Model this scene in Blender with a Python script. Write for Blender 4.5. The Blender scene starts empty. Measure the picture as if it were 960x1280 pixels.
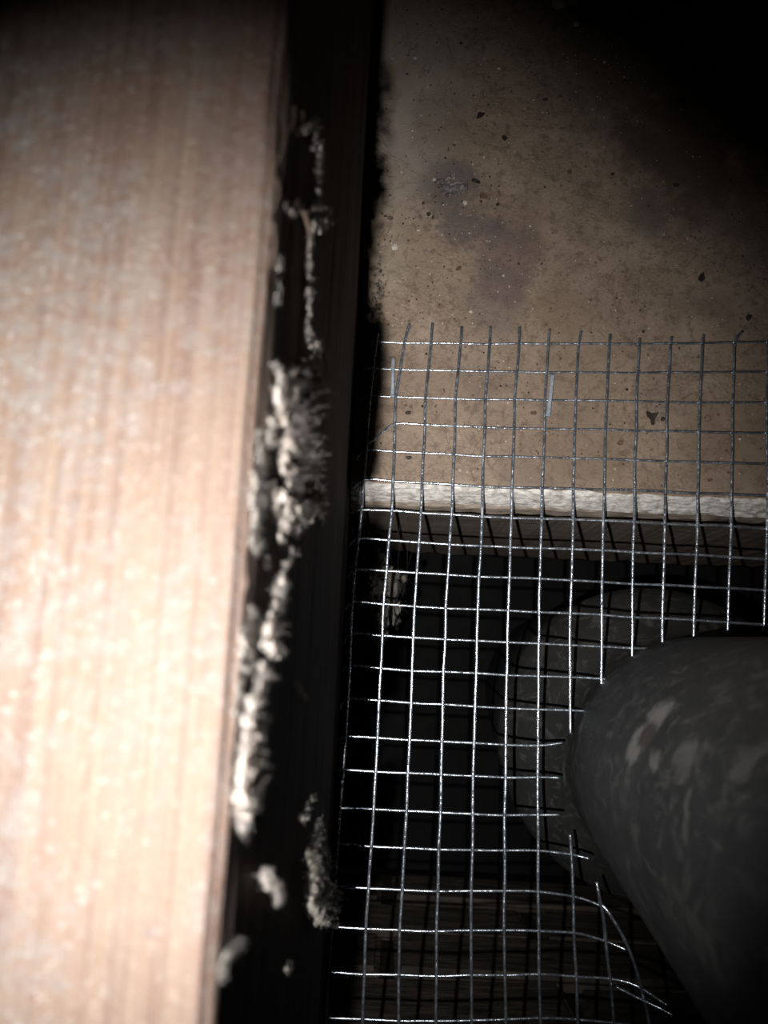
import bpy, bmesh, math, random
from mathutils import Vector, Matrix, noise

random.seed(7)
S = bpy.context.scene
COL = S.collection
MM = 0.001

# ------------------------------------------------------------------ camera
# camera pose solved from the half inch wire grid (world: z = 0 is the board's top, y runs up the picture)
R = Matrix(((0.99902314, 0.04403057, 0.00375225),
            (-0.04403057, 0.98461026, 0.16912702),
            (0.00375225, -0.16912702, 0.98558712)))       # world -> camera
C = Vector((13.6024, -127.6295, 302.2817)) * MM
F = 962.0
cam_d = bpy.data.cameras.new('camera')
cam_d.sensor_fit = 'VERTICAL'; cam_d.sensor_height = 36.0; cam_d.sensor_width = 27.0
cam_d.lens = F / 1280.0 * 36.0
cam_d.clip_start = 0.005; cam_d.clip_end = 20
cam_d.dof.use_dof = True; cam_d.dof.focus_distance = 0.31; cam_d.dof.aperture_fstop = 19.0
cam = bpy.data.objects.new('camera', cam_d); COL.objects.link(cam)
cam.matrix_world = Matrix.Translation(C) @ R.transposed().to_4x4()
S.camera = cam

# ------------------------------------------------------------------ world, light, exposure
w = bpy.data.worlds.new('world'); S.world = w; w.use_nodes = True
w.node_tree.nodes['Background'].inputs[0].default_value = (0.5, 0.55, 0.65, 1)
w.node_tree.nodes['Background'].inputs[1].default_value = 0.0012
S.view_settings.view_transform = 'Standard'; S.view_settings.look = 'None'
S.view_settings.gamma = 1.0; S.view_settings.exposure = 0.0
S.view_settings.use_curve_mapping = False

RT = R.transposed()
LAMP = C + RT @ Vector((-18.8 * MM, -13.5 * MM, 8 * MM))            # the phone's torch, left of and below the lens
ld = bpy.data.lights.new('phone_torch', 'SPOT')
ld.energy = 7.6; ld.color = (1.0, 0.985, 0.97)
ld.spot_size = math.radians(78); ld.spot_blend = 1.0; ld.shadow_soft_size = 0.0012
lo = bpy.data.objects.new('phone_torch', ld); COL.objects.link(lo)
aim = RT @ Vector(((445 - 480) / F, (640 - 655) / F, -1))
lo.location = LAMP
lo.rotation_euler = aim.to_track_quat('-Z', 'Y').to_euler()


def ray(px, py):
    return RT @ Vector(((px - 480) / F, (640 - py) / F, -1.0))


def onz(px, py, z=0.0):
    d = ray(px, py)
    return C + d * ((z - C.z) / d.z)


def onx(px, py, x):
    d = ray(px, py)
    return C + d * ((x - C.x) / d.x)


def ony(px, py, y):
    d = ray(px, py)
    return C + d * ((y - C.y) / d.y)


# ------------------------------------------------------------------ object helpers
def link(name, me, m=None, parent=None, smooth=False):
    o = bpy.data.objects.new(name, me); COL.objects.link(o)
    if m and not me.materials: me.materials.append(m)
    if parent: o.parent = parent
    if smooth:
        me.polygons.foreach_set('use_smooth', [True] * len(me.polygons))
    return o


def mesh_from(verts, faces):
    me = bpy.data.meshes.new('mesh'); me.from_pydata([tuple(v) for v in verts], [], faces); me.update()
    return me


def tag(o, label=None, cat=None, group=None, kind=None):
    if label: o['label'] = label
    if cat: o['category'] = cat
    if group: o['group'] = group
    if kind: o['kind'] = kind
    return o


def empty(name, loc=(0, 0, 0)):
    o = bpy.data.objects.new(name, None); COL.objects.link(o); o.location = loc
    o.empty_display_size = 0.01
    return o


def tube(pts, rad, sides=6, verts=None, faces=None, jitter=0.0):
    """tube along pts appended to verts/faces; rad number or list"""
    n = len(pts); base = len(verts)
    up = Vector((0, 0, 1))
    for i, p in enumerate(pts):
        t = (pts[min(i + 1, n - 1)] - pts[max(i - 1, 0)])
        if t.length < 1e-9: t = Vector((1, 0, 0))
        t.normalize()
        a = t.cross(up)
        if a.length < 1e-3: a = t.cross(Vector((1, 0, 0)))
        a.normalize(); b = t.cross(a)
        r = rad[i] if isinstance(rad, (list, tuple)) else rad
        for k in range(sides):
            th = 2 * math.pi * k / sides
            rr = r * (1 + random.uniform(-jitter, jitter))
            verts.append(p + (a * math.cos(th) + b * math.sin(th)) * rr)
    for i in range(n - 1):
        for k in range(sides):
            k2 = (k + 1) % sides
            faces.append((base + i * sides + k, base + i * sides + k2, base + (i + 1) * sides + k2, base + (i + 1) * sides + k))
    faces.append(tuple(base + k for k in range(sides))[::-1])
    faces.append(tuple(base + (n - 1) * sides + k for k in range(sides)))


def catmull(ps, step):
    out = []
    for i in range(len(ps) - 1):
        p0 = ps[max(i - 1, 0)]; p1 = ps[i]; p2 = ps[i + 1]; p3 = ps[min(i + 2, len(ps) - 1)]
        n = max(1, int((p2 - p1).length / step))
        for k in range(n):
            t = k / n
            out.append(0.5 * ((2 * p1) + (p2 - p0) * t + (2 * p0 - 5 * p1 + 4 * p2 - p3) * t * t + (3 * p1 - p0 - 3 * p2 + p3) * t ** 3))
    out.append(ps[-1].copy())
    return out


# ------------------------------------------------------------------ material helpers
class NT:
    def __init__(s, name):
        s.m = bpy.data.materials.new(name); s.m.use_nodes = True
        s.t = s.m.node_tree; s.b = s.t.nodes['Principled BSDF']
        s.pos = s.t.nodes.new('ShaderNodeNewGeometry').outputs['Position']

    def n(s, typ, **kw):
        nd = s.t.nodes.new(typ)
        for k, v in kw.items(): setattr(nd, k, v)
        return nd

    def l(s, a, b): s.t.links.new(a, b)

    def mapping(s, scale, vec=None, rot=(0, 0, 0)):
        mp = s.n('ShaderNodeMapping'); mp.inputs['Scale'].default_value = scale
        mp.inputs['Rotation'].default_value = rot
        s.l(vec or s.pos, mp.inputs['Vector']); return mp.outputs[0]

    def noise(s, scale=1.0, detail=4, rough=0.55, vec=None, dist=0.0):
        nd = s.n('ShaderNodeTexNoise'); nd.inputs['Scale'].default_value = scale
        nd.inputs['Detail'].default_value = detail; nd.inputs['Roughness'].default_value = rough
        nd.inputs['Distortion'].default_value = dist
        s.l(vec or s.pos, nd.inputs['Vector']); return nd.outputs['Fac']

    def ramp(s, fac, stops):
        nd = s.n('ShaderNodeValToRGB'); cr = nd.color_ramp
        while len(cr.elements) < len(stops): cr.elements.new(0.5)
        for e, (p, c) in zip(cr.elements, stops):
            e.position = p; e.color = (*c, 1) if len(c) == 3 else c
        s.l(fac, nd.inputs[0]); return nd.outputs[0]

    def rng(s, v, a, b, c=0.0, d=1.0):
        nd = s.n('ShaderNodeMapRange'); nd.interpolation_type = 'SMOOTHSTEP'
        for i, x in enumerate((a, b, c, d)): nd.inputs[i + 1].default_value = x
        s.l(v, nd.inputs[0]); return nd.outputs[0]

    def math(s, op, a, b=None):
        nd = s.n('ShaderNodeMath', operation=op)
        for i, x in enumerate((a, b)):
            if x is None: continue
            if isinstance(x, (int, float)): nd.inputs[i].default_value = x
            else: s.l(x, nd.inputs[i])
        return nd.outputs[0]

    def mix(s, f, a, b, mode='MIX'):
        nd = s.n('ShaderNodeMix', data_type='RGBA', blend_type=mode)
        for i, x in ((0, f), (6, a), (7, b)):
            if isinstance(x, (int, float)): nd.inputs[i].default_value = x
            elif isinstance(x, tuple): nd.inputs[i].default_value = (*x, 1)
            else: s.l(x, nd.inputs[i])
        return nd.outputs[2]

    def blob(s, p, r, nz, amt=0.6, soft=0.35, sy=1.0, sz=1.0):
        """0..1 mask of an irregular patch at world point p"""
        sub = s.n('ShaderNodeVectorMath', operation='SUBTRACT'); s.l(s.pos, sub.inputs[0]); sub.inputs[1].default_value = p
        sc = s.n('ShaderNodeVectorMath', operation='MULTIPLY'); s.l(sub.outputs[0], sc.inputs[0])
        sc.inputs[1].default_value = (1 / r, sy / r, sz / r)
        ln = s.n('ShaderNodeVectorMath', operation='LENGTH'); s.l(sc.outputs[0], ln.inputs[0])
        d = s.math('ADD', ln.outputs['Value'], s.math('MULTIPLY', s.math('SUBTRACT', nz, 0.5), amt * 3))
        return s.rng(d, 1.0 - soft, 1.0 + soft, 1.0, 0.0)

    def bump(s, h, strength, dist):
        nd = s.n('ShaderNodeBump'); nd.inputs['Strength'].default_value = strength
        nd.inputs['Distance'].default_value = dist
        s.l(h, nd.inputs['Height']); s.l(nd.outputs[0], s.b.inputs['Normal'])

    def out(s, col=None, rough=0.8, metal=0.0, spec=0.3):
        if col is not None:
            if isinstance(col, tuple): s.b.inputs['Base Color'].default_value = (*col, 1)
            else: s.l(col, s.b.inputs['Base Color'])
        if isinstance(rough, (int, float)): s.b.inputs['Roughness'].default_value = rough
        else: s.l(rough, s.b.inputs['Roughness'])
        s.b.inputs['Metallic'].default_value = metal
        s.b.inputs['Specular IOR Level'].default_value = spec
        return s.m


def mat_joist():
    t = NT('joist_wood')
    g1 = t.noise(1, 3, 0.6, t.mapping((900, 10, 500)))
    g2 = t.noise(1, 2, 0.5, t.mapping((1700, 25, 1100)))
    wide = t.noise(1, 3, 0.5, t.mapping((70, 12, 40)))
    base = t.ramp(wide, [(0.3, (0.0396, 0.0223, 0.0160)), (0.52, (0.0501, 0.0337, 0.0244)), (0.75, (0.0455, 0.0322, 0.0269))])
    base = t.mix(t.rng(g1, 0.46, 0.62, 0, 0.6), base, (0.0304, 0.0172, 0.0126))
    base = t.mix(t.rng(g2, 0.45, 0.7, 0, 0.3), base, (0.0646, 0.0488, 0.0319))
    # grey mould and dust, thicker on the left of the joist
    sp = t.noise(420, 6, 0.7); big = t.noise(55, 4, 0.6)
    sx = t.n('ShaderNodeSeparateXYZ'); t.l(t.pos, sx.inputs[0])
    left = t.rng(sx.outputs[0], -0.046, -0.004, 1.0, 0.42)
    dust = t.math('MULTIPLY', t.rng(big, 0.38, 0.56), t.rng(sp, 0.40, 0.62))
    dust = t.math('MULTIPLY', dust, left)
    base = t.mix(t.math('MULTIPLY', dust, 0.8), base, (0.052, 0.049, 0.046))
    fl = t.noise(900, 3, 0.8)
    base = t.mix(t.math('MULTIPLY', t.rng(fl, 0.56, 0.68), t.math('MULTIPLY', left, 0.55)), base, (0.118, 0.112, 0.104))
    dk = t.noise(260, 3, 0.6)
    base = t.mix(t.math('MULTIPLY', t.rng(dk, 0.64, 0.76), 0.5), base, (0.0198, 0.0186, 0.0218))
    h = t.math('ADD', t.math('MULTIPLY', g1, 0.7), t.math('MULTIPLY', fl, 0.5))
    t.bump(h, 0.9, 0.0008)
    return t.out(base, 0.75, spec=0.2)


def mat_board():
    t = NT('chipboard')
    P = lambda x, y: tuple(onz(x, y, 0))
    fine = t.noise(1, 5, 0.7, t.mapping((700, 1100, 700)))
    mid = t.noise(60, 5, 0.6, dist=0.6)
    warp = t.noise(75, 4, 0.65)
    big = t.noise(16, 3, 0.5)
    base = t.ramp(mid, [(0.34, (0.1260, 0.0886, 0.0624)), (0.5, (0.1722, 0.1230, 0.0864)), (0.66, (0.2226, 0.1656, 0.1240))])
    base = t.mix(t.rng(fine, 0.35, 0.7, 0, 0.55), base, (0.2772, 0.2255, 0.1720))
    base = t.mix(t.rng(fine, 0.42, 0.26, 0, 0.75), base, (0.1092, 0.0738, 0.0560))
    base = t.mix(t.rng(big, 0.4, 0.7, 0, 0.45), base, (0.1386, 0.0968, 0.0680))
    m2 = t.noise(260, 4, 0.65); base = t.mix(t.rng(m2, 0.50, 0.66, 0, 0.7), base, (0.1008, 0.0722, 0.0528))
    # irregular tide mark: paler grey on the joist side of the panel
    for (x, y, r, c, k, sy) in [
        (505, 70, 26, (0.2327, 0.1952, 0.1640), 0.55, 0.5), (545, 120, 16, (0.2554, 0.2165, 0.1792), 0.6, 1.3),
        (530, 165, 17, (0.2554, 0.2165, 0.1792), 0.55, 1.0), (500, 200, 18, (0.2436, 0.2058, 0.1744), 0.5, 0.8),
        (632, 325, 12, (0.0832, 0.0599, 0.0584), 0.6, 0.6), (618, 378, 14, (0.0941, 0.0681, 0.0632), 0.5, 0.9),
        (590, 285, 11, (0.0832, 0.0648, 0.0632), 0.7, 1.2), (562, 232, 12, (0.0773, 0.0648, 0.0632), 0.7, 0.9),
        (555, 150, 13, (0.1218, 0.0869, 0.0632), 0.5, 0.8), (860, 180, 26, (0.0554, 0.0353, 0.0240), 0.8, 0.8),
        (810, 265, 9, (0.0941, 0.0705, 0.0632), 0.7, 0.7), (905, 265, 17, (0.0890, 0.0599, 0.0528), 0.5, 1.1),
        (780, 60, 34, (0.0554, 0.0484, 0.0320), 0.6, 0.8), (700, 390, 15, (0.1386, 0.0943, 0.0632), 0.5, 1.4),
        (730, 560, 18, (0.1386, 0.0976, 0.0632), 0.45, 1.2), (655, 590, 10, (0.1109, 0.0812, 0.0584), 0.5, 1.0),
        (880, 380, 14, (0.1109, 0.0812, 0.0632), 0.5, 2.2), (545, 470, 11, (0.1495, 0.1082, 0.0792), 0.4, 1.2),
        (600, 480, 9, (0.1109, 0.0812, 0.0632), 0.5, 1.2), (900, 560, 22, (0.1495, 0.1025, 0.0688), 0.4, 1.0),
        (485, 300, 10, (0.2772, 0.2271, 0.1688), 0.4, 0.4)]:
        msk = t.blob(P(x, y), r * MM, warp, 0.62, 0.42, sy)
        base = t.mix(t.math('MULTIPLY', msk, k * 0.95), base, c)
    # brown vein lines of dried damp
    ve = t.noise(38, 4, 0.6, dist=0.8)
    line = t.rng(t.math('ABSOLUTE', t.math('SUBTRACT', ve, 0.5)), 0.0, 0.012, 0.45, 0.0)
    base = t.mix(line, base, (0.0756, 0.0492, 0.0336))
    vo = t.n('ShaderNodeTexVoronoi'); vo.inputs['Scale'].default_value = 150; t.l(t.pos, vo.inputs['Vector'])
    base = t.mix(t.rng(vo.outputs['Distance'], 0.05, 0.12, 0.8, 0.0), base, (0.0504, 0.0328, 0.0280))
    vo2 = t.n('ShaderNodeTexVoronoi'); vo2.inputs['Scale'].default_value = 210; t.l(t.mapping((1, 1, 1), rot=(0.5, 0.3, 1)), vo2.inputs['Vector'])
    base = t.mix(t.rng(vo2.outputs['Distance'], 0.03, 0.07, 0.8, 0.0), base, (0.5880, 0.5248, 0.4400))
    t.bump(t.math('ADD', fine, t.math('MULTIPLY', mid, 0.5)), 0.5, 0.0006)
    return t.out(base, 0.72, spec=0.25)


def mat_simple(name, c1, c2, sc, rough=0.85, bump=0.0, bd=0.001, metal=0.0, spec=0.3, stretch=(1, 1, 1), detail=5):
    t = NT(name)
    f = t.noise(1, detail, 0.65, t.mapping(tuple(sc * k for k in stretch)))
    c = t.ramp(f, [(0.32, c1), (0.68, c2)])
    if bump: t.bump(f, bump, bd)
    return t.out(c, rough, metal, spec)


M_JOIST = mat_joist()
M_BOARD = mat_board()
M_EDGE = mat_simple('chipboard_edge', (0.24, 0.21, 0.18), (0.70, 0.67, 0.63), 420, bump=0.8, bd=0.0008, stretch=(0.7, 1, 1.6))
M_STRIP = mat_simple('packing_wood', (0.10, 0.08, 0.062), (0.24, 0.195, 0.155), 350, bump=0.6, bd=0.0006, stretch=(0.4, 1, 1.4))
M_TRIM = mat_simple('trimmer_wood', (0.075, 0.058, 0.045), (0.15, 0.12, 0.095), 90, bump=0.5, bd=0.001, stretch=(0.15, 1, 2.5))
M_BRICK = mat_simple('dirty_brick', (0.040, 0.033, 0.027), (0.15, 0.125, 0.10), 60, bump=0.9, bd=0.003, stretch=(0.5, 1, 2))
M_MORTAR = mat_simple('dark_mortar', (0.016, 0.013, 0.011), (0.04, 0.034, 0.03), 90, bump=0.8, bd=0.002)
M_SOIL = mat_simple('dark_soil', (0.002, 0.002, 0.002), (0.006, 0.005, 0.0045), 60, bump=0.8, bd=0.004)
M_CHIP = mat_simple('dark_flake', (0.010, 0.008, 0.007), (0.035, 0.028, 0.022), 900, rough=0.6, bump=0.3, bd=0.0003)
M_RUST = mat_simple('brown_flake', (0.05, 0.028, 0.018), (0.12, 0.07, 0.045), 900, rough=0.7, bump=0.3, bd=0.0003)
M_RUB = mat_simple('pale_rubble', (0.22, 0.19, 0.16), (0.5, 0.46, 0.41), 500, bump=0.5, bd=0.0006)
M_PAPER = mat_simple('old_paper', (0.05, 0.042, 0.040), (0.17, 0.145, 0.135), 350, rough=0.5, bump=0.6, bd=0.0005)
M_STAPLE = mat_simple('staple_steel', (0.26, 0.29, 0.34), (0.48, 0.52, 0.58), 700, rough=0.42, bump=0.2, bd=0.0002, metal=0.6, spec=0.6)


def mat_wire():
    t = NT('galvanised_wire')
    f = t.noise(480, 3, 0.55); g = t.noise(150, 3, 0.5)
    c = t.ramp(g, [(0.3, (0.36, 0.40, 0.46)), (0.7, (0.70, 0.76, 0.84))])
    t.bump(t.math('ADD', f, g), 0.5, 0.0005)
    return t.out(c, t.rng(f, 0.3, 0.7, 0.16, 0.36), 0.92, 0.5)


def mat_fluff(name, c1, c2):
    t = NT(name)
    c = t.ramp(t.noise(700, 5, 0.7), [(0.32, c1), (0.66, c2)])
    t.bump(t.noise(2200, 4, 0.7), 0.9, 0.0005)
    t.b.inputs['Subsurface Weight'].default_value = 0.85
    t.b.inputs['Subsurface Radius'].default_value = (0.0028, 0.0025, 0.0022)
    t.b.inputs['Subsurface Scale'].default_value = 1.0
    return t.out(c, 0.95, spec=0.1)


M_WIRE = mat_wire()
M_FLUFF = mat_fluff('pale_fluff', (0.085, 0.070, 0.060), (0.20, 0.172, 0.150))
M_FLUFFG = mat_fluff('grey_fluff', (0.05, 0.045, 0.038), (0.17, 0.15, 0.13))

# ------------------------------------------------------------------ the setting: void floor and brick wall
me = mesh_from([(-0.9, -0.33, -0.45), (1.0, -0.33, -0.45), (1.0, 0.9, -0.45), (-0.9, 0.9, -0.45),
                (-0.9, -0.33, -0.47), (1.0, -0.33, -0.47), (1.0, 0.9, -0.47), (-0.9, 0.9, -0.47)],
               [(0, 1, 2, 3), (7, 6, 5, 4), (0, 4, 5, 1), (1, 5, 6, 2), (2, 6, 7, 3), (3, 7, 4, 0)])
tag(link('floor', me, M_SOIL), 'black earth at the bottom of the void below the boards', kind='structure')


def box_bm(x0, x1, y0, y1, z0, z1):
    bm = bmesh.new()
    bmesh.ops.create_cube(bm, size=1)
    for v in bm.verts:
        v.co = Vector((x0 + (v.co.x + .5) * (x1 - x0), y0 + (v.co.y + .5) * (y1 - y0), z0 + (v.co.z + .5) * (z1 - z0)))
    return bm


def to_mesh(bm):
    me = bpy.data.meshes.new('mesh'); bm.to_mesh(me); bm.free(); return me


WY = -0.335
bm = box_bm(-0.42, 0.62, WY - 0.11, WY - 0.007, -0.47, -0.012)
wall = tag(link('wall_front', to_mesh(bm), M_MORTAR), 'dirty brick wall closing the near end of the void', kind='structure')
brick_meshes = []
for k in range(4):
    bm = box_bm(-0.1075, 0.1075, -0.10, 0.0, -0.0325, 0.0325)
    bmesh.ops.bevel(bm, geom=[e for e in bm.edges if all(v.co.y > -0.01 for v in e.verts)], offset=0.004, segments=2, affect='EDGES')
    for v in bm.verts:
        if v.co.y > -0.02:
            q = v.co * 40 + Vector((k * 9, 0, 0))
            v.co += Vector((noise.noise(q), noise.noise(q + Vector((5, 5, 5))) * 0.8, noise.noise(q + Vector((9, 1, 3))))) * 0.0035
    brick_meshes.append(to_mesh(bm)); brick_meshes[-1].materials.append(M_BRICK)
for c in range(6):
    z = -0.4175 + c * 0.075
    x = -0.31 - (0.1125 if c % 2 else 0)
    while x < 0.52:
        if x > -0.33:
            b = link('brick', random.choice(brick_meshes), None, wall)
            b.location = (x, WY + random.uniform(-0.003, 0.004), z)
            b.rotation_euler = (random.uniform(-.01, .01), random.uniform(-.008, .008), random.uniform(-.012, .012))
        x += 0.225

# ------------------------------------------------------------------ the big joist
FX = -0.0020                  # its right face
ZT = 0.2150                   # its top


def joist_mesh():
    prof = []                 # (x, z, kind)
    nx = 46
    for i in range(nx + 1): prof.append((-0.068 + (0.0645 + 0.0005) * i / nx, ZT))
    rr = 0.0014
    for i in range(1, 7):
        a = math.pi / 2 * i / 7
        prof.append((FX - rr + rr * math.sin(a), ZT - rr + rr * math.cos(a)))
    nz = 70
    for i in range(nz + 1): prof.append((FX, ZT - rr - (ZT - rr + 0.012) * (i / nz) ** 1.25))
    prof.append((-0.068, -0.012))
    ys = []
    y = -0.415
    while y < 0.40:
        ys.append(y); y += 0.0009 if -0.22 < y < 0.03 else 0.004
    verts = []; faces = []
    npf = len(prof)
    for y in ys:
        # waney edge: chips bitten out of the arris
        bite = max(0, noise.noise(Vector((y * 60, 3.3, 0)))) ** 1.2 * 0.0005 + max(0, noise.noise(Vector((y * 210, 7.3, 0)))) ** 1.5 * 0.0004
        if -0.070 < y < -0.052: bite += 0.0005 * math.sin((y + .070) / .018 * math.pi)
        for (x, z) in prof:
            if x > -0.0675 and z > -0.0115:
                dx = FX - x; dz = ZT - z
                if dz < 0.0005:   # top
                    fz = min(1, dx / 0.004)
                    z2 = z - fz * abs(noise.noise(Vector((x * 700, y * 12, 1)))) * 0.00035 - fz * abs(noise.noise(Vector((x * 200, y * 120, 5)))) * 0.0003
                    e = max(0, 1 - dx / 0.003)
                    verts.append(Vector((x - e * bite * 0.6, y, z2 - e * e * bite)))
                else:
                    e = max(0, 1 - dz / 0.006)
                    fx = min(1, dz / 0.006)
                    x2 = x - fx * abs(noise.noise(Vector((z * 260, y * 7, 2)))) * 0.0011 + fx * noise.noise(Vector((z * 45, y * 3, 9))) * 0.0007 - e * bite
                    verts.append(Vector((x2, y, z - (bite if dz < 0.003 else 0))))
            else: verts.append(Vector((x, y, z)))
    for j in range(len(ys) - 1):
        for i in range(npf):
            i2 = (i + 1) % npf
            faces.append((j * npf + i, j * npf + i2, (j + 1) * npf + i2, (j + 1) * npf + i))
    faces.append(tuple(range(npf)))
    faces.append(tuple(range((len(ys) - 1) * npf, len(ys) * npf))[::-1])
    me = mesh_from(verts, faces); bm = bmesh.new(); bm.from_mesh(me)
    bmesh.ops.recalc_face_normals(bm, faces=bm.faces); bm.to_mesh(me); bm.free()
    return me


joist = link('timber_joist', joist_mesh(), M_JOIST, None, True)
tag(joist, 'large tan timber joist with grey mould filling the left of the picture', 'joist')

# splinters standing off the joist's arris
sv, sf = [], []
for (a, b, r) in [((357, 160), (346, 205), .0004), ((341, 280), (338, 335), .0003), ((372, 250), (362, 275), .0004), ((304, 705), (300, 752), .0004),
                  ((368, 135), (360, 170), .0004), ((378, 140), (372, 168), .0003), ((346, 225), (342, 262), .0003), ((382, 262), (392, 300), .0005), ((376, 258), (386, 305), .0004)]:
    p = onx(a[0], a[1], FX + 0.0004); q = onx(b[0], b[1], FX + 0.0010)
    ps = catmull([p, (p + q) / 2 + Vector((0.0004, 0, 0.0003)), q], 0.0012)
    n = len(ps)
    tube(ps, [r * (1 - 0.8 * i / n) for i in range(n)], 5, sv, sf, 0.25)
link('splinters', mesh_from(sv, sf), M_JOIST, joist)['kind'] = 'stuff'

# ------------------------------------------------------------------ board, packing strip, trimmer
BX0 = FX + 0.0006


def board_mesh():
    verts = []; faces = []
    xs = [BX0 + i * 0.0018 for i in range(240)]
    rows = []
    # profile points (y, z, jag) from back bottom round the front edge
    prof = [(0.36, -0.011), (0.36, 0.0), (0.1, 0.0), (0.0, 0.0), (-0.0615, 0.0), (-0.0638, -0.0003), (-0.0652, -0.0016), (-0.0668, -0.0045), (-0.0684, -0.0078), (-0.0693, -0.0105), (-0.068, -0.011)]
    for x in xs:
        for k, (y, z) in enumerate(prof):
            j = 0
            if 4 <= k <= 9:
                j = noise.noise(Vector((x * 160, k * 0.7, 0))) * 0.0008 + noise.noise(Vector((x * 600, k * 2.1, 4))) * 0.0004
            verts.append(Vector((x, y + j, z - (abs(j) * 0.4 if 5 <= k <= 9 else 0))))
    n = len(prof)
    for i in range(len(xs) - 1):
        for k in range(n):
            k2 = (k + 1) % n
            faces.append((i * n + k, (i + 1) * n + k, (i + 1) * n + k2, i * n + k2))
    faces.append(tuple(range(n))[::-1]); faces.append(tuple(range((len(xs) - 1) * n, len(xs) * n)))
    me = mesh_from(verts, faces)
    me.materials.append(M_BOARD); me.materials.append(M_EDGE)
    for p in me.polygons:
        c = p.center
        if c.y < -0.0636 and c.z < -0.0008: p.material_index = 1
    return me


board = link('chipboard_panel', board_mesh())
tag(board, 'stained brown chipboard panel with a pale broken edge above the dark void', 'board')


def strip_mesh(x0, x1, y0, y1, z0, z1, n, jag, seed, taper=0.0):
    verts = []; faces = []
    for i in range(n + 1):
        x = x0 + (x1 - x0) * i / n
        tt = taper * i / n
        j = [noise.noise(Vector((x * 120, seed + k * 1.7, 0))) * jag for k in range(3)]
        verts += [Vector((x, y1, z1)), Vector((x, y0 + j[0] + tt, z1)), Vector((x, y0 - 0.0012 + j[1] + tt, (z0 + z1) / 2)), Vector((x, y0 + j[2] + tt, z0)), Vector((x, y1, z0))]
    for i in range(n):
        for k in range(5):
            k2 = (k + 1) % 5
            faces.append((i * 5 + k, (i + 1) * 5 + k, (i + 1) * 5 + k2, i * 5 + k2))
    faces.append((4, 3, 2, 1, 0)); b = n * 5; faces.append((b, b + 1, b + 2, b + 3, b + 4))
    return mesh_from(verts, faces)


tag(link('packing_strip', strip_mesh(BX0, 0.42, -0.0712, -0.03, -0.0200, -0.0113, 200, 0.0010, 3, 0.006), M_STRIP),
    'thin brown wooden strip directly under the broken edge of the panel', 'strip')
tag(link('trimmer_timber', strip_mesh(BX0 + 0.0005, 0.43, -0.0690, -0.025, -0.185, -0.0203, 120, 0.0015, 8), M_TRIM),
    'dark timber trimmer below the panel edge, crossed by slanting mesh shadows', 'timber')

# ------------------------------------------------------------------ wire mesh
ROWY = [429, 463.8, 498.8, 534, 570, 607.5, 646, 682.5, 720.6, 761.5, 801, 842, 883, 928.8, 970, 1017.5, 1062.5, 1113.8, 1163, 1218.8, 1275]
KX = {0: [470, 505.5, 538.4, 575.6, 612.5, 648.5, 685.3, 723.4, 761.5, 798.4, 838, 877.8, 918.7, 960],
      2: [463, 495.5, 532, 570, 606.5, 643.5, 681.5, 719.5, 758, 795.5, 834, 874, 915.5, 958.5],
      6: [451.6, 489.7, 526, 564.7, 602.5, 639, 677, 716, 754, 792, 831, 871.6, 913.8, 959],
      9: [440, 479.5, 518.5, 557.5, 597, 635.5, 673.5, 713, 752, 790, 828, 867, 909, 954],
      12: [435, 474.5, 513.5, 553.5, 593.5, 632.5, 672.8, 712.7, 752, 790, 828, 866, 908, 953],
      15: [425.5, 467, 508, 550, 591, 631, 672.5, 713, 753, 792, 831, 870, 911, 955],
      18: [414.5, 458, 500, 545.5, 588.5, 630, 672.5, 716, 757, 798, 840, 880, 920, 960],
      20: [406.6, 453, 498, 545, 589, 632.5, 675.5, 721, 766, 811, 853, 895, 935, 975]}
KY = {0: [427, 428.4, 428.6, 429, 430, 430, 430, 429.5, 430, 430, 429.4, 428.8, 427.8, 427.5],
      2: [494.5, 496, 497, 498, 499, 499.5, 500.5, 501, 501.5, 502, 502.5, 503, 503.5, 503.5],
      6: [637.5, 638.5, 641, 643.5, 646, 647.5, 648.5, 649.5, 651, 652.5, 654.5, 656.5, 658.5, 661],
      9: [753, 755, 758, 760, 761.5, 763.5, 765, 767, 769, 771.5, 773, 775, 778, 781],
      12: [874.5, 876, 879, 880.5, 883, 885.5, 887, 888, 889, 890, 891, 892, 893, 894],
      15: [1010, 1012, 1014, 1016, 1017.5, 1018.5, 1018.5, 1018, 1018, 1018, 1018, 1018, 1018, 1018],
      18: [1158, 1160.5, 1162.5, 1164, 1163, 1163, 1163, 1167, 1177, 1187, 1195, 1200, 1205, 1210],
      20: [1272, 1274, 1275.5, 1276, 1275, 1274.5, 1273, 1274, 1279, 1284, 1289, 1294, 1300, 1305]}
KR = sorted(KX)


def node(c, r):
    """pixel of grid crossing (column c, row r); r may be fractional"""
    rr = min(max(r, 0), 20)
    a = max(k for k in KR if k <= rr); b = min(k for k in KR if k >= rr)
    t = 0 if a == b else (rr - a) / (b - a)

    def val(L):
        if c <= 13: i = int(c); return L[i] + (L[min(i + 1, 13)] - L[i]) * (c - i)
        return L[13] + (L[13] - L[12]) * (c - 13)
    x = val(KX[a]) * (1 - t) + val(KX[b]) * t
    i = int(rr); base = ROWY[i] + (ROWY[min(i + 1, 20)] - ROWY[i]) * (rr - i)
    oy = (val(KY[a]) - ROWY[a]) * (1 - t) + (val(KY[b]) - ROWY[b]) * t
    y = base + oy
    if r > 20: y += (r - 20) * 57; x += (r - 20) * (val(KX[20]) - val(KX[18])) / 2
    if r < 0: y += r * 36; x -= r * (2.2 if c < 9 else 1.2)
    return x, y


def wz(x, r):
    z = 0.00075
    if x > 700: z += 0.0030 * min(1, (x - 700) / 220) ** 1.3
    if r > 5: z += 0.0006 * min(1, (r - 5) / 3)
    return z


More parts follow.
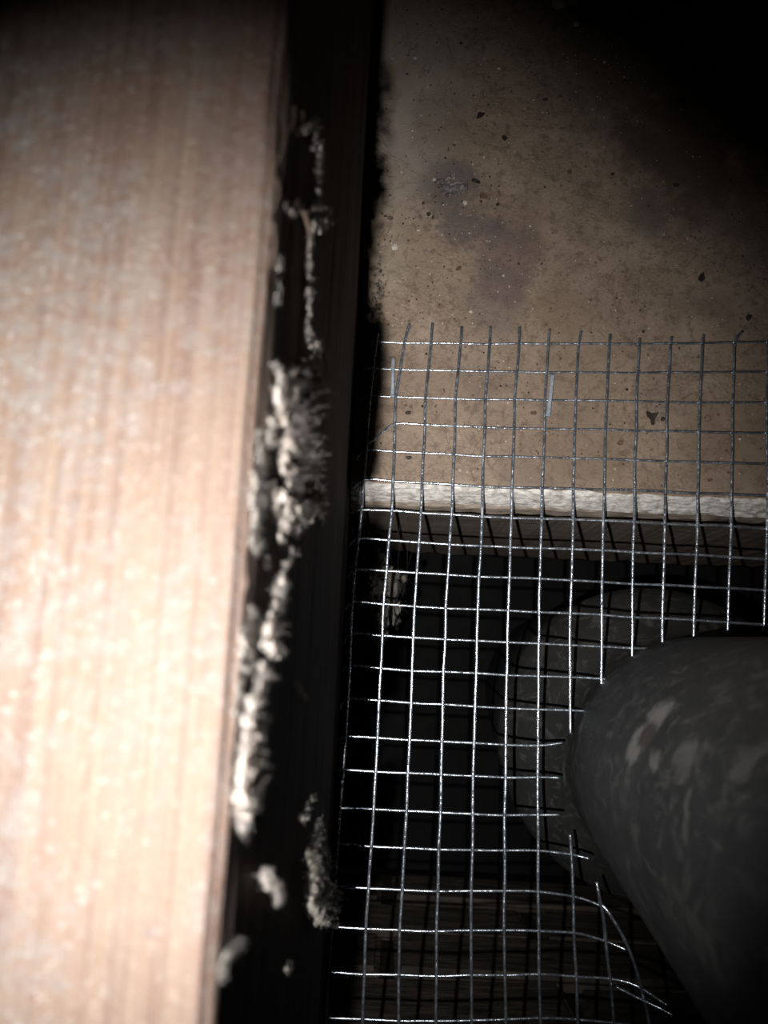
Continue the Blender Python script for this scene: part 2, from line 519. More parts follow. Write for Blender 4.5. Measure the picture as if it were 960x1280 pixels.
def P3(px, py, r, dz=0.0): return onz(px, py, wz(px, r) + dz)


mesh_root = empty('wire_mesh', onz(600, 640, 0.0))
tag(mesh_root, 'galvanised square wire mesh stapled over the gap and cut around the pipe', 'wire mesh')


def wire(name, pts, r, seed):
    ps = catmull(pts, 0.0011)
    out = []
    for i, p in enumerate(ps):
        q = p * 55 + Vector((seed * 3.7, seed, 0))
        out.append(p + Vector((noise.noise(q), noise.noise(q + Vector((7, 7, 7))), 0.6 * noise.noise(q + Vector((2, 9, 4))))) * 0.00035)
    rad = [r * (1 + 0.10 * noise.noise(Vector((i * 0.45, seed * 5.1, 0)))) for i in range(len(out))]
    v, f = [], []
    tube(out, rad, 8, v, f, 0.03)
    o = link(name, mesh_from([a - mesh_root.location for a in v], f), M_WIRE, mesh_root, True)
    return o


RV, RH = 0.00064, 0.00050
UP = 0.00045                                  # the uprights lie on top of the cross wires
tips = {0: (472, 416), 1: (512, 405), 2: (541, 404), 3: (577, 408), 4: (613.5, 408), 5: (649.5, 409), 6: (687, 412), 7: (726, 414),
        8: (763, 418), 9: (799, 423), 10: (840, 421), 11: (879, 419), 12: (928, 414), 13: (966, 414), 14: (1006, 415)}
ends = {7: (713, 917, 12.7), 8: (752.5, 866, 11.6), 9: (790, 834, 10.7), 10: (828, 818, 10.2), 11: (866, 804, 9.8), 12: (909, 789, 9.3), 13: (955, 791, 9.3), 14: (1000, 790, 9.3)}
for c in range(15):
    pts = [P3(tips[c][0], tips[c][1], 0, UP)]
    last = ends[c][2] if c in ends else 22.4
    r = 0
    while r < last - 0.3:
        x, y = node(c, r); pts.append(P3(x, y, r, UP)); r += 1
    if c in ends: pts.append(P3(ends[c][0], ends[c][1], last, UP))
    else: x, y = node(c, last); pts.append(P3(x, y, last, UP))
    wire('upright_wire', pts, RV, c)
# lower stubs left standing beside the pipe
wire('upright_wire', [onz(713, 1043, .0015), onz(715, 1072, .0014), onz(716.5, 1120, .0013), onz(717, 1167, .0013), onz(720, 1222, .0013), onz(722, 1278, .0013), onz(726, 1340, .0013)], RV, 31)
wire('upright_wire', [onz(746, 1102, .004), onz(749.5, 1122, .0045), onz(753, 1140, .0035), onz(756, 1162, .0025), onz(759, 1195, .002), onz(763, 1230, .0018), onz(768, 1282, .0018), onz(775, 1345, .0018)], RV * 1.05, 32)
wire('upright_wire', [onz(750, 1128, .0035), onz(759, 1137, .005), onz(771, 1157, .006), onz(785, 1184, .006), onz(796, 1212, .006), onz(804, 1240, .005), onz(812, 1280, .004), onz(822, 1345, .003)], RV, 33)

rend = {9: (1010, 785, 9), 10: (852, 809, 10), 11: (770, 850, 11), 12: (736, 889.5, 12), 13: (703, 928, 13), 14: (699, 973, 14), 15: (699, 1018, 15)}
stub = {0: (458, 428), 1: (452, 464), 2: (449, 498), 4: (444, 575), 5: (440, 612), 6: (434, 642), 7: (430, 683), 8: (431, 722), 9: (425, 763), 10: (421, 806),
        11: (426, 838), 12: (419, 888), 13: (420, 926), 14: (418, 963.5), 15: (420, 1009), 16: (418, 1057)}
for r in range(22):
    pts = []
    c0 = 0
    if r == 3:
        pts = [onz(458, 556, .0012), onz(470, 547, .0012), onz(480, 539, .001)]; c0 = 1
    elif r in stub:
        d = onz(stub[r][0], stub[r][1], wz(400, r) + (-0.001 if r < 12 else 0.0))
        d.x = max(d.x, FX + 0.0010)
        pts = [d]
    for c in range(c0, 15):
        if r in rend and r > 9 and node(c, r)[0] > rend[r][0] - 8: break
        if r >= 16 and c > 6: break
        x, y = node(c, r); pts.append(P3(x, y, r, -0.0 if r < 6 else -UP * 0.4))
    if r in rend and r > 9: pts.append(P3(rend[r][0], rend[r][1], r))
    if r == 16: pts += [onz(714, 1068, .0012), onz(737, 1073, .0022)]
    if r == 17: pts += [onz(719, 1121, .0012), onz(747, 1130.5, .002), onz(760, 1137, .003)]
    if r == 18: pts += [onz(717, 1166, .0008), onz(756, 1176, .0010), onz(783, 1187, .003)]
    if r == 19: pts += [onz(720, 1220.5, .0008), onz(764, 1223.5, .0012), onz(798, 1233, .004), onz(835, 1257, .010)]
    if r == 20: pts += [onz(721, 1274.5, .0008), onz(766, 1279, .001), onz(810, 1286, .002), onz(850, 1300, .006)]
    if r == 21: x, y = node(7, 21); pts.append(onz(x, y, .0008))
    wire('cross_wire', pts, RH, 50 + r)
wire('cross_wire', [onz(769, 1233, .003), onz(797, 1247, .005), onz(820, 1258, .007), onz(842, 1270, .010)], RH, 99)
# broken wire end beyond the kinked cross wire
# weld beads at the crossings, too small to pick singly
wv, wf = [], []
for c in range(14):
    for r in range(21):
        if r > 9 and c > 6: continue
        x, y = node(c, r)
        if r == 3 and c == 0: continue
        p = P3(x, y, r, UP * 0.3) - mesh_root.location
        k = len(wv); s = 0.00068 * random.uniform(0.85, 1.15)
        for dx, dy, dz in ((1, 0, 0), (0, 1, 0), (-1, 0, 0), (0, -1, 0), (0, 0, 1), (0, 0, -1)): wv.append(p + Vector((dx, dy, dz)) * s)
        for a in range(4):
            b = (a + 1) % 4; wf.append((k + a, k + b, k + 4)); wf.append((k + b, k + a, k + 5))
link('weld_beads', mesh_from(wv, wf), M_WIRE, mesh_root, True)['kind'] = 'stuff'


# ------------------------------------------------------------------ staples
def staple(p0, p1, label, r=0.00062):
    a = onz(*p0, 0.0023); b = onz(*p1, 0.0021)
    o = empty('wire_staple', (a + b) / 2); o.location.z = 0
    tag(o, label, 'staple', 'staples fixing the mesh to the panel')
    d = (b - a).normalized(); side = d.cross(Vector((0, 0, 1))).normalized()
    loc = o.location

    def bar(pts, wd, th, name):
        v = []; f = []
        for i, p in enumerate(pts):
            t = (pts[min(i + 1, len(pts) - 1)] - pts[max(i - 1, 0)]).normalized()
            nrm = side.cross(t).normalized()
            for (s1, s2) in ((1, .6), (.6, 1), (-.6, 1), (-1, .6), (-1, -.6), (-.6, -1), (.6, -1), (1, -.6)): v.append(p + side * s1 * wd + nrm * s2 * th - loc)
        n = len(pts)
        for i in range(n - 1):
            for k in range(8):
                f.append((i * 8 + k, i * 8 + (k + 1) % 8, i * 8 + 8 + (k + 1) % 8, i * 8 + 8 + k))
        f.append(tuple(range(8))); f.append(tuple(range((n - 1) * 8, n * 8))[::-1])
        bm = bmesh.new(); m = mesh_from(v, f); bm.from_mesh(m); bmesh.ops.recalc_face_normals(bm, faces=bm.faces); bm.to_mesh(m); bm.free()
        link(name, m, M_STAPLE, o)
    z = Vector((0, 0, 1))
    bar([a + d * 0.0006, (a + b) / 2, b - d * 0.0006], 0.00075, 0.0004, 'crown')
    for (e, s) in ((a, 1), (b, -1)):
        bar([e + d * 0.0006 * s, e - z * 0.0004 + d * 0.00005 * s, e - z * 0.0015, e - z * 0.007], 0.0009, 0.0004, 'leg')


staple((491.5, 448), (490.5, 495), 'bright flat wire staple beside the joist shadow, at the second mesh column')
staple((691, 468), (685.5, 519), 'bright flat wire staple leaning right, further from the joist, mid panel')

# ------------------------------------------------------------------ pipe
PC = onz(880, 962, 0.0)
dirv = (RT @ Vector(((590 - 480) / F, (640 - 800) / F, -1))).normalized()     # pointing down the pipe
PR = (onz(880, 962, 0) - onz(717, 962, 0)).length
E1 = Vector((1, 0, 0)); E1 = (E1 - dirv * E1.dot(dirv)).normalized(); E2 = dirv.cross(E1)


def pipe_hit(px, py):
    d = ray(px, py).normalized(); o = C - PC
    dp = d - dirv * d.dot(dirv); op = o - dirv * o.dot(dirv)
    a = dp.dot(dp); b = 2 * dp.dot(op); c = op.dot(op) - PR * PR
    disc = b * b - 4 * a * c
    if disc < 0: return None
    return C + d * ((-b - math.sqrt(disc)) / (2 * a))


def mat_pipe():
    t = NT('grey_pipe')
    hit = pipe_hit(812, 912)
    vec = t.mapping((1, 1, 1))
    sc1 = t.noise(1, 4, 0.65, t.mapping((60, 160, 60), rot=(0.3, 0.5, 0.7)), dist=1.5)
    sc2 = t.noise(1, 4, 0.65, t.mapping((240, 45, 70), rot=(-0.4, 0.2, 0.3)), dist=1.0)
    clo = t.noise(34, 5, 0.6, dist=0.8)
    base = t.ramp(clo, [(0.3, (0.022, 0.022, 0.022)), (0.7, (0.038, 0.037, 0.036))])
    base = t.mix(t.rng(sc1, 0.50, 0.70, 0, 0.7), base, (0.085, 0.083, 0.080))
    base = t.mix(t.rng(sc2, 0.56, 0.70, 0, 0.7), base, (0.10, 0.098, 0.094))
    base = t.mix(t.rng(sc2, 0.42, 0.28, 0, 0.5), base, (0.028, 0.028, 0.028))
    wp = t.noise(160, 5, 0.7)
    for (x, y, r, k) in ((823, 893, 4.2, .9), (793, 937, 3.6, .8), (800, 915, 2.6, .9), (818, 950, 2.2, .5), (860, 945, 4, .35)):
        h = pipe_hit(x, y)
        base = t.mix(t.math('MULTIPLY', t.blob(tuple(h), r * MM, wp, 0.95, 0.5, sz=0.5), k), base, (0.21, 0.20, 0.19))
    h = pipe_hit(808, 918)
    base = t.mix(t.blob(tuple(h), 3.6 * MM, wp, 0.5, 0.35, sz=0.55), base, (0.060, 0.048, 0.040))
    t.bump(t.math('ADD', sc1, sc2), 0.25, 0.0008)
    return t.out(base, 0.6, spec=0.25)


verts = []; faces = []
NS, NL = 128, 110
for inner in (0, 1):
    for j in range(NL + 1):
        s = -0.330 + (0.445 + 0.330) * j / NL            # distance down the axis
        fl_t = min(1, max(0, (s - 0.004) / 0.085)); rr = PR + 0.025 * fl_t * fl_t * (3 - 2 * fl_t) - (0.0032 if inner else 0)
        for k in range(NS):
            a = 2 * math.pi * k / NS
            wob = noise.noise(Vector((math.cos(a) * 2, math.sin(a) * 2, s * 12))) * 0.0004
            verts.append(dirv * s + (E1 * math.cos(a) + E2 * math.sin(a)) * (rr + wob))
B = (NL + 1) * NS
for j in range(NL):
    for k in range(NS):
        k2 = (k + 1) % NS
        faces.append((j * NS + k, (j + 1) * NS + k, (j + 1) * NS + k2, j * NS + k2))
        faces.append((B + j * NS + k, B + j * NS + k2, B + (j + 1) * NS + k2, B + (j + 1) * NS + k))
for k in range(NS):
    k2 = (k + 1) % NS
    faces.append((k, k2, B + k2, B + k)); faces.append((NL * NS + k2, NL * NS + k, B + NL * NS + k, B + NL * NS + k2))
me = mesh_from(verts, faces)
bm = bmesh.new(); bm.from_mesh(me); bmesh.ops.recalc_face_normals(bm, faces=bm.faces); bm.to_mesh(me); bm.free()
pipe = link('waste_pipe', me, mat_pipe(), None, True); pipe.location = PC
tag(pipe, 'thick dark grey plastic waste pipe with a pale scuff rising through the mesh', 'pipe')


# ------------------------------------------------------------------ debris
def flake(px, py, wpx, hpx, rot, mat, name, label, cat, th=0.0006, n=9, group=None, jag=0.35, z=0.0, curl=0.0006):
    p = onz(px, py, z)
    s = 0.33 * MM
    top = []
    for k in range(n):
        a = 2 * math.pi * k / n
        r = 1 + random.uniform(-jag, jag)
        x = math.cos(a) * wpx / 2 * s * r; y = math.sin(a) * hpx / 2 * s * r
        top.append(Vector((x * math.cos(rot) - y * math.sin(rot), x * math.sin(rot) + y * math.cos(rot), 0)))
    v = [Vector((0, 0, th + curl * 0.3))]
    for q in top: v.append(q * 0.92 + Vector((0, 0, th + curl * abs(noise.noise(q * 900 + p * 50)))))
    for q in top: v.append(q.copy())
    f = []
    for k in range(n):
        k2 = (k + 1) % n
        f.append((0, 1 + k, 1 + k2)); f.append((1 + k2, 1 + k, 1 + n + k, 1 + n + k2))
    f.append(tuple(1 + n + k for k in range(n))[::-1])
    o = link(name, mesh_from(v, f), mat); o.location = p
    tag(o, label, cat, group)
    return o


G = 'dark flakes lying on the panel'
flake(600.5, 144.5, 11, 8, 0.5, M_CHIP, 'bark_flake', 'black rounded flake, uppermost of the pair above the torn paper scrap', 'flake', group=G)
flake(629.5, 172, 8, 8, 0.9, M_CHIP, 'bark_flake', 'small black flake just below and right of the rounded one', 'flake', group=G, n=6)
flake(877, 347, 7, 15, -0.5, M_CHIP, 'bark_flake', 'black teardrop flake at the right, above the end of the mesh', 'flake', group=G)
flake(852, 126, 12, 12, 0.2, M_CHIP, 'bark_flake', 'dark squarish flake in the shadow at upper right', 'flake', group=G, n=6)
flake(734, 26, 20, 24, 0.3, M_CHIP, 'bark_flake', 'large dark flake beside the pale rubble at the top edge', 'flake', group=G)
flake(888, 80, 9, 20, 0.1, M_CHIP, 'bark_flake', 'long dark flake in the blackest upper right corner', 'flake', group=G)
flake(845.5, 232, 7, 5, 0, M_CHIP, 'bark_flake', 'tiny black flake below the dark stain at right', 'flake', group=G, n=7)
flake(712.5, 215, 6, 5, 0.3, M_RUST, 'bark_flake', 'tiny brown flake alone at mid panel above the mesh', 'flake', group=G, n=7)
flake(935.5, 397, 8, 8, 0.6, M_CHIP, 'bark_flake', 'black crumb just above the kinked wire tip at right', 'flake', group=G, n=6)
flake(622, 256, 6, 4, 0, M_CHIP, 'bark_flake', 'short black crumb right of the stick and below it', 'flake', group=G, n=6)
flake(604, 245, 12, 8, -0.5, M_RUST, 'bark_flake', 'brown flat flake directly under the black stick', 'flake', group=G, n=7)
flake(535.5, 268, 5, 5, 0, M_CHIP, 'bark_flake', 'round black crumb below left of the torn paper scrap', 'flake', group=G, n=7)
flake(528.5, 254.5, 3, 3, 0, M_CHIP, 'bark_flake', 'pinhead black crumb left of the torn paper scrap', 'flake', group=G, n=6)
flake(488, 273, 7, 5, 0, M_RUST, 'bark_flake', 'brown crumb closest to the joist above the mesh', 'flake', group=G, n=7)
flake(573, 336, 8, 6, 0.5, M_RUST, 'bark_flake', 'brown crumb standing alone left of the purple stain', 'flake', group=G, n=7)
flake(828, 524, 6, 4.5, 0, M_CHIP, 'bark_flake', 'small oval black crumb right of the three pointed flake', 'flake', group=G, n=7, z=0)
flake(511, 516, 8, 4.5, 0.1, M_CHIP, 'bark_flake', 'flat black crumb in the mesh below the left staple', 'flake', group=G, n=7)
flake(512, 572, 9, 4.5, 0, M_CHIP, 'bark_flake', 'flat black crumb in the mesh close above the panel edge', 'flake', group=G, n=7)
flake(667, 516, 8, 5, 0, M_RUST, 'bark_flake', 'brown crumb in the mesh left of the leaning staple foot', 'flake', group=G, n=7)
flake(887, 600, 6, 5, 0, M_RUST, 'bark_flake', 'brown crumb inside the mesh near the panel edge at right', 'flake', group=G, n=7)
flake(775, 553, 7, 6, 0, M_RUST, 'bark_flake', 'brown crumb inside the mesh below the three pointed flake, leftwards', 'flake', group=G, n=7)
flake(765.5, 218, 5, 4, 0, M_CHIP, 'bark_flake', 'tiny black crumb right of mid panel above the grey scuff', 'flake', group=G, n=6)
flake(648, 330, 4, 3, 0, M_CHIP, 'bark_flake', 'tiny black crumb on the right rim of the purple stain', 'flake', group=G, n=6)
flake(677, 330, 4, 3, 0, M_CHIP, 'bark_flake', 'tiny black crumb a little right of the purple stain', 'flake', group=G, n=6)
flake(681, 125, 6, 3, 0.1, M_CHIP, 'bark_flake', 'thin black crumb in the upper middle of the panel', 'flake', group=G, n=6)
flake(595, 227, 13, 4, -0.35, M_CHIP, 'wood_sliver', 'short black stick beside the torn paper scrap', 'stick', n=8, th=0.0009, jag=0.12)
# the three-pointed flake seen through the mesh
p = onz(815, 522, 0)
out = [(-7.5, 7), (-2, 4.5), (2, 5), (7, 6.5), (4.5, 0.5), (2.2, -3), (1.8, -9.5), (-1.2, -9), (-2, -2.5), (-6, 1)]
v = [Vector((a * .33 * MM, b * .33 * MM, 0.0011 + 0.0004 * abs(a) / 7)) for a, b in out] + [Vector((a * .33 * MM, b * .33 * MM, 0)) for a, b in out]
n = len(out)
f = [tuple(range(n))[::-1], tuple(range(n, 2 * n))] + [(k, (k + 1) % n, n + (k + 1) % n, n + k) for k in range(n)]
o = link('curled_leaf_scrap', mesh_from(v, f), M_CHIP); o.location = p
tag(o, 'black three pointed leaf scrap lying under the mesh at right', 'leaf scrap')

# torn paper scrap: a crumpled thin sheet
c0 = onz(561, 233, 0); N_ = 26
v = []; f = []
for j in range(N_):
    for i in range(N_):
        x = (i / (N_ - 1) - .5) * 0.0185; y = (j / (N_ - 1) - .5) * 0.0180
        v.append(Vector((x, y, 0.0009 + 0.0020 * abs(noise.noise(Vector((x * 420, y * 420, 2)))) + 0.0010 * abs(noise.noise(Vector((x * 1100, y * 1100, 6)))))))


def torn(p):
    a = math.atan2(p.y, p.x)
    return p.length < 0.0066 * (1 + 0.12 * math.cos(4 * a + 0.6)) + 0.0042 * noise.noise(Vector((math.cos(a) * 1.8, math.sin(a) * 1.8, 4))) + 0.0020 * noise.noise(Vector((math.cos(a) * 7, math.sin(a) * 7, 1)))


for j in range(N_ - 1):
    for i in range(N_ - 1):
        a = j * N_ + i; q = (a, a + 1, a + N_ + 1, a + N_)
        if all(torn(v[k]) for k in q): f.append(q)
me = mesh_from(v, f); bm = bmesh.new(); bm.from_mesh(me)
bmesh.ops.delete(bm, geom=[x for x in bm.verts if not x.link_faces], context='VERTS'); bm.to_mesh(me); bm.free()
o = link('paper_scrap', me, M_PAPER); o.location = c0
so = o.modifiers.new('thickness', 'SOLIDIFY'); so.thickness = 0.0004; so.offset = -1
tag(o, 'crumpled greyish torn paper scrap stuck to the panel', 'paper scrap')


def lump(px, py, wpx, name, label, cat, mat, group=None, flat=0.6, z=0.0, seed=0):
    bm = bmesh.new(); bmesh.ops.create_icosphere(bm, subdivisions=3, radius=1)
    s = wpx * .33 * MM / 2
    for q in bm.verts:
        q.co *= 1 + 0.35 * noise.noise(q.co * 1.6 + Vector((seed, 0, 0))) + 0.12 * noise.noise(q.co * 5)
        q.co = Vector((q.co.x * s, q.co.y * s, max(-0.0001, (q.co.z + 0.6) * s * flat)))
    o = link(name, to_mesh(bm), mat, None, False); o.location = onz(px, py, z)
    tag(o, label, cat, group); return o


lump(697, 5, 20, 'rubble_lump', 'larger pale lump of rubble at the top edge of the panel', 'rubble', M_RUB, 'rubble at the top edge', seed=1)
lump(716, 3, 12, 'rubble_lump', 'smaller pale rubble lump right of the larger one', 'rubble', M_RUB, 'rubble at the top edge', seed=5)
lump(720, 31, 8, 'rubble_lump', 'small pale rubble lump below the top edge pair', 'rubble', M_RUB, 'rubble at the top edge', seed=9)
lump(493.5, 309, 9, 'plaster_crumb', 'white plaster crumb near the joist shadow', 'crumb', M_RUB, seed=12)
lump(543, 225, 5, 'plaster_crumb', 'tiny white crumb at the left corner of the torn paper', 'crumb', M_RUB, seed=14)
lump(581, 254, 6, 'plaster_crumb', 'small white crumb below right of the torn paper', 'crumb', M_RUB, seed=15)

# grit: countless grains
for (name, mat, cnt, label) in (('dark_grit', M_CHIP, 420, 'fine dark grit scattered over the panel'), ('pale_grit', M_RUB, 320, 'fine pale grit scattered over the panel')):
    v = []; f = []
    for i in range(cnt):
        if i % 3 == 0: x, y = random.gauss(560, 60), random.gauss(260, 110)
        elif i % 3 == 1 and name == 'pale_grit': x, y = random.gauss(770, 50), random.gauss(60, 45)
        else: x, y = random.uniform(465, 955), random.uniform(5, 600)
        if x < 462 or x > 975 or y > 601 or y < -20: continue
        p = onz(x, y, 0); s = random.uniform(0.00015, 0.00045) * (1.1 if random.random() < .85 else 1.9)
        if x < 470 and y > 300: continue
        k = len(v)
        for d in ((1, 0, 0), (0, 1, 0), (-1, 0, 0), (0, -1, 0), (0, 0, .8), (0, 0, -.1)):
            v.append(p + Vector(d) * s * random.uniform(.6, 1.4))
        for a in range(4):
            b = (a + 1) % 4; f.append((k + a, k + b, k + 4)); f.append((k + b, k + a, k + 5))
    tag(link(name, mesh_from(v, f), mat), label, 'grit', kind='stuff')

# ------------------------------------------------------------------ fluff
WOOL = bpy.data.textures.new('wool', 'CLOUDS'); WOOL.noise_scale = 0.0016; WOOL.noise_depth = 3
WOOL2 = bpy.data.textures.new('wool_fine', 'CLOUDS'); WOOL2.noise_scale = 0.00045; WOOL2.noise_depth = 2
ICO = bmesh.new(); bmesh.ops.create_icosphere(ICO, subdivisions=2, radius=1)
IV = [v.co.copy() for v in ICO.verts]; IF = [tuple(v.index for v in fa.verts) for fa in ICO.faces]; ICO.free()
SHX = (FX - LAMP.x) / (LAMP.z - ZT)           # how fast the joist's shadow plane leans away from its face


def face_point(px, py, clear, e=None):
    """point seen at this pixel that stands just clear of the shadow plane of the joist's arris"""
    x = FX
    if e is not None: return onx(px, py, FX + e)
    e = 0.001
    for _ in range(8):
        p = onx(px, py, FX + e)
        e = max(0.0002, SHX * max(0, ZT - p.z) + clear)
    return onx(px, py, FX + e)


def fluff(name, label, spine, mat, density=1.0, clear=0.0012, fibres=1.0, pfun=None, cat='fluff', px2m=None, blob=1.0, group=None, voxel=0.00013):
    """spine: list of polylines [(px,py,width_px),...]"""
    v = []; f = []; cen = Vector((0, 0, 0)); n = 0; fv = []; ff = []
    for line in spine:
        for i in range(len(line) - 1):
            a, b = line[i], line[i + 1]
            L = math.hypot(a[0] - b[0], a[1] - b[1])
            wmean = (a[2] + b[2]) / 2
            cnt = max(2, int(L * max(wmean, 7) / 17 * density))
            for k in range(cnt):
                t = random.random(); wd = a[2] + (b[2] - a[2]) * t
                ox, oy = random.gauss(0, 0.30) * wd, random.gauss(0, 0.30) * wd
                x = a[0] + (b[0] - a[0]) * t + ox; y = a[1] + (b[1] - a[1]) * t + oy
                p = pfun(x, y) if pfun else face_point(x, y, clear + random.uniform(-0.0025, 0.0008))
                sc = (C - p).length / F
                s = sc * min(max(wd * random.uniform(0.12, 0.28), 1.5), 6.5) * blob
                off = Vector((random.random() * 90, random.random() * 90, 0))
                base = len(v); sq = Vector((random.uniform(.7, 1.2), random.uniform(1.5, 2.8), random.uniform(.7, 1.2)))
                for q in IV:
                    m = 1 + 0.55 * noise.noise(q * 1.7 + off) + 0.30 * noise.noise(q * 5 + off)
                    v.append(p + Vector((q.x * sq.x, q.y * sq.y, q.z * sq.z)) * s * m)
                f += [tuple(base + j for j in fa) for fa in IF]
                cen += p; n += 1
                for _ in range(int(8 * fibres)):
                    d = Vector((random.gauss(0, 1), random.gauss(0, 1), random.gauss(0, 1))).normalized()
                    q = p.copy(); pts = [q.copy()]
                    ln = s * random.uniform(2.0, 5.5)
                    for _k in range(5):
                        d = (d + Vector((random.gauss(0, 1), random.gauss(0, 1), random.gauss(0, 1))) * 0.35).normalized()
                        q = q + d * ln / 5; pts.append(q.copy())
                    for q in pts: q.x = max(q.x, FX + 0.0001) if not pfun else q.x
                    tube(pts, 0.000035, 3, fv, ff)
    cen /= max(n, 1)
    o = link(name, mesh_from([a - cen for a in v], f), mat, None, True); o.location = cen
    tag(o, label, cat, group, kind=None)
    rm = o.modifiers.new('fuse', 'REMESH'); rm.mode = 'VOXEL'; rm.voxel_size = voxel; rm.use_smooth_shade = True
    sm = o.modifiers.new('soften', 'SMOOTH'); sm.iterations = 14
    dm = o.modifiers.new('wool', 'DISPLACE'); dm.texture = WOOL; dm.strength = 0.0008; dm.mid_level = 0.55; dm.texture_coords = 'LOCAL'
    dm2 = o.modifiers.new('wool_fine', 'DISPLACE'); dm2.texture = WOOL2; dm2.strength = 0.0005; dm2.mid_level = 0.5; dm2.texture_coords = 'LOCAL'
    if fv:
        c = link('fibres', mesh_from([a - cen for a in fv], ff), mat, o); c['kind'] = 'stuff'
    return o


GF = 'fluff clinging to the side of the joist'
fluff('insulation_tuft', 'small curled fluff tuft highest on the joist side, with loose strands', [[(370, 158, 5), (382, 162, 6), (396, 150, 3)], [(396, 160, 5), (392, 188, 4)]], M_FLUFFG, group=GF, clear=0.0002, density=1.6)
fluff('insulation_tuft', 'ragged fluff tuft on the joist side above the long hanging strand',
      [[(362, 262, 8), (378, 262, 6)], [(384, 262, 8), (390, 285, 10), (388, 300, 6)], [(398, 255, 8), (405, 275, 13), (400, 288, 8)]], M_FLUFF, group=GF, clear=0.0004, density=1.5)
fluff('insulation_tuft', 'long thin hanging strand of fluff on the joist side', [[(401, 175, 2), (398, 235, 2), (393, 262, 2)], [(387, 300, 3), (386, 340, 3), (386, 380, 4), (385, 418, 5), (387, 432, 6)]], M_FLUFF, group=GF, clear=0.0006, density=1.5)
fluff('insulation_tuft', 'largest matted fluff mass beside the joist, level with the top of the mesh',
      [[(398, 428, 9), (402, 445, 12), (386, 450, 8)], [(342, 452, 6), (350, 470, 10), (357, 490, 16), (356, 520, 22)], [(372, 460, 10), (376, 490, 24), (366, 525, 32), (372, 560, 30), (376, 580, 30)],
       [(358, 575, 18), (362, 610, 24), (362, 645, 24), (352, 665, 10)], [(398, 606, 12), (388, 630, 20), (372, 648, 18)], [(376, 575, 12), (390, 575, 10)], [(345, 520, 12), (338, 555, 12)]],
      M_FLUFF, group=GF, density=1.35, clear=0.0008)
fluff('insulation_tuft', 'narrow leaning fluff mass below the largest one',
      [[(366, 690, 9), (360, 703, 8), (354, 715, 6)], [(352, 715, 8), (350, 740, 11), (346, 760, 12), (340, 790, 18), (338, 812, 18)], [(345, 810, 12), (350, 820, 10)], [(330, 830, 11), (328, 850, 14), (320, 880, 14), (312, 920, 18), (312, 950, 18), (310, 985, 20), (306, 1015, 16), (302, 1035, 10)], [(324, 870, 8), (330, 905, 9), (324, 950, 8)]],
      M_FLUFF, group=GF, density=1.5, clear=0.0014)
fluff('insulation_tuft', 'shaded fluff strip between the joist arris and the narrow leaning mass',
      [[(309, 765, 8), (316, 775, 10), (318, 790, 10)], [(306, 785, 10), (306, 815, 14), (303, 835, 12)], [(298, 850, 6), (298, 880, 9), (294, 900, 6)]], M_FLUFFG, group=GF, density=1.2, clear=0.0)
fluff('insulation_tuft', 'dim fuzz in the shade left of the largest fluff mass',
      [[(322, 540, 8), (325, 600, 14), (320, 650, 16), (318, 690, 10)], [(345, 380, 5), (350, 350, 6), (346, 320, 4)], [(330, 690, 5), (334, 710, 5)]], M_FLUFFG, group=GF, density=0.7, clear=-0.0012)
fluff('insulation_tuft', 'round pale fluff ball low beside the joist', [[(333, 1095, 12), (335, 1100, 12)], [(341, 1098, 6), (348, 1115, 7), (349, 1130, 5)]], M_FLUFF, group=GF, density=4, clear=0.0022)
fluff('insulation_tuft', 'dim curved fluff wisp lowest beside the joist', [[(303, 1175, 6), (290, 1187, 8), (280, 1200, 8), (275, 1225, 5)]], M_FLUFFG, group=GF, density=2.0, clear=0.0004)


def low(x, y): return onx(x, y, FX + random.uniform(0.001, 0.004))


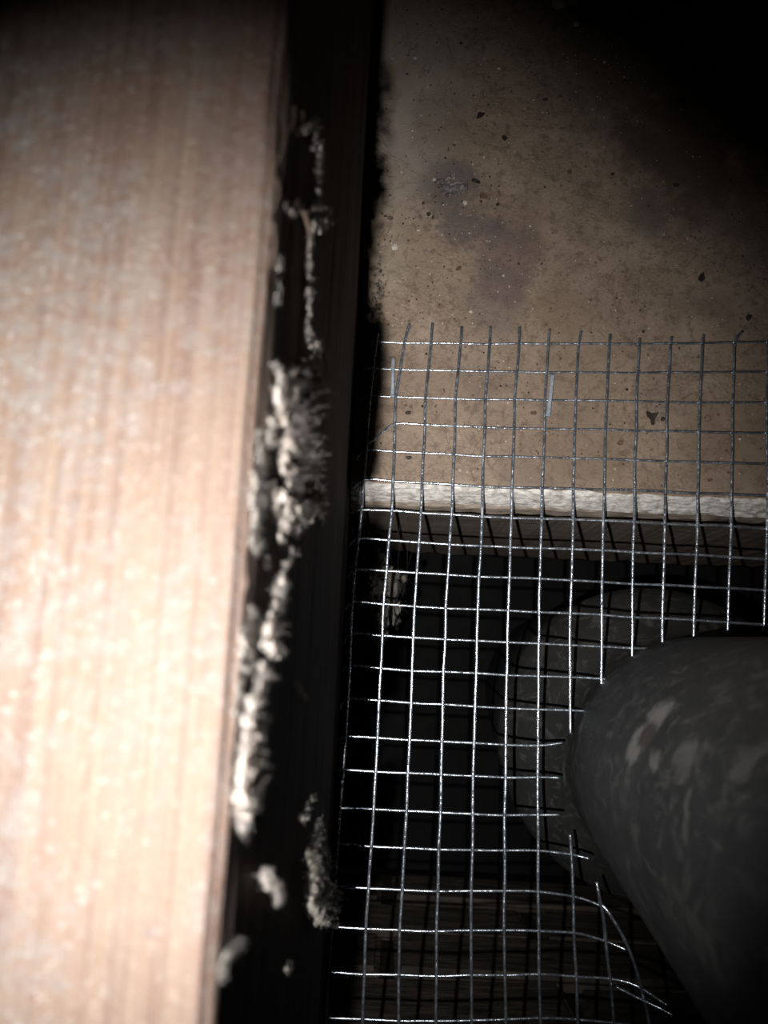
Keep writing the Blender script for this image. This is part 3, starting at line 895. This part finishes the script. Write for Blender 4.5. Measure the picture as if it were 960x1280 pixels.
fluff('insulation_tuft', 'tall dim brown fluff patch low on the joist beside the mesh edge',
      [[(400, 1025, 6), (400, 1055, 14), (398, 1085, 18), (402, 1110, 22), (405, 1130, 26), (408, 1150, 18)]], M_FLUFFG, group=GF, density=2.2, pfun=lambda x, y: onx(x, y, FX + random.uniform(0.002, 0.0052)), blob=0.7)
fluff('insulation_tuft', 'faint fluff shred just right of the narrow leaning mass', [[(372, 856, 5), (374, 866, 6), (379, 876, 5)]], M_FLUFFG, group=GF, density=3, clear=-0.0005)
fluff('insulation_tuft', 'faint hooked fluff shred above the tall dim brown patch', [[(396, 996, 4), (388, 998, 4), (385, 1010, 5), (376, 1028, 6)]], M_FLUFFG, group=GF, density=3, clear=-0.0005)
fluff('insulation_tuft', 'tiny faint fluff shred low between the joist arris and the mesh', [[(361, 1203, 5), (358, 1216, 5)]], M_FLUFFG, group=GF, density=4, clear=-0.0005)
fluff('insulation_tuft', 'small pale fluff speck where the joist meets the panel', [[(457, 312, 5), (456, 322, 6)]], M_FLUFF, group=GF, density=4, pfun=lambda x, y: onz(x, y, 0.001))
fluff('dust_patch', 'grey dust fluff on the panel against the joist above the mesh corner', [[(474, 325, 8), (474, 355, 12), (472, 385, 12), (473, 405, 8)]], M_FLUFFG, density=1.4, pfun=lambda x, y: onz(max(x, 447), y, random.uniform(0.0003, 0.001)), cat='dust', blob=0.35, fibres=1.5)
# cobweb clump hanging from the trimmer below the mesh
fluff('cobweb_clump', 'dusty cobweb clump hanging behind the first mesh columns below the panel',
      [[(474, 690, 8), (478, 710, 14), (486, 730, 26), (482, 755, 22), (478, 775, 16), (474, 800, 14), (476, 812, 8)], [(470, 720, 14), (465, 760, 12)], [(500, 775, 4), (492, 790, 5)]],
      M_FLUFFG, density=0.8, pfun=lambda x, y: onz(x, y, -0.060 + random.uniform(-0.004, 0.004)), cat='cobweb', blob=0.6, fibres=4, voxel=0.0002)
# its threads reach the joist and the trimmer
v, f = [], []
for i in range(26):
    a = onz(random.gauss(478, 8), random.uniform(700, 800), -0.060)
    b = Vector((FX + 0.0003, a.y + random.uniform(-0.02, 0.02), -0.004)) if i % 2 else Vector((a.x + random.uniform(-.015, .015), -0.0685, -0.060 + random.uniform(-.03, .02)))
    m = (a + b) / 2 + Vector((random.gauss(0, .003), random.gauss(0, .003), -0.004))
    tube(catmull([a, m, b], 0.004), 0.00005, 3, v, f)
cw = [o for o in COL.objects if o.name == 'cobweb_clump'][0]
link('threads', mesh_from([a - cw.location for a in v], f), M_FLUFFG, cw)['kind'] = 'stuff'
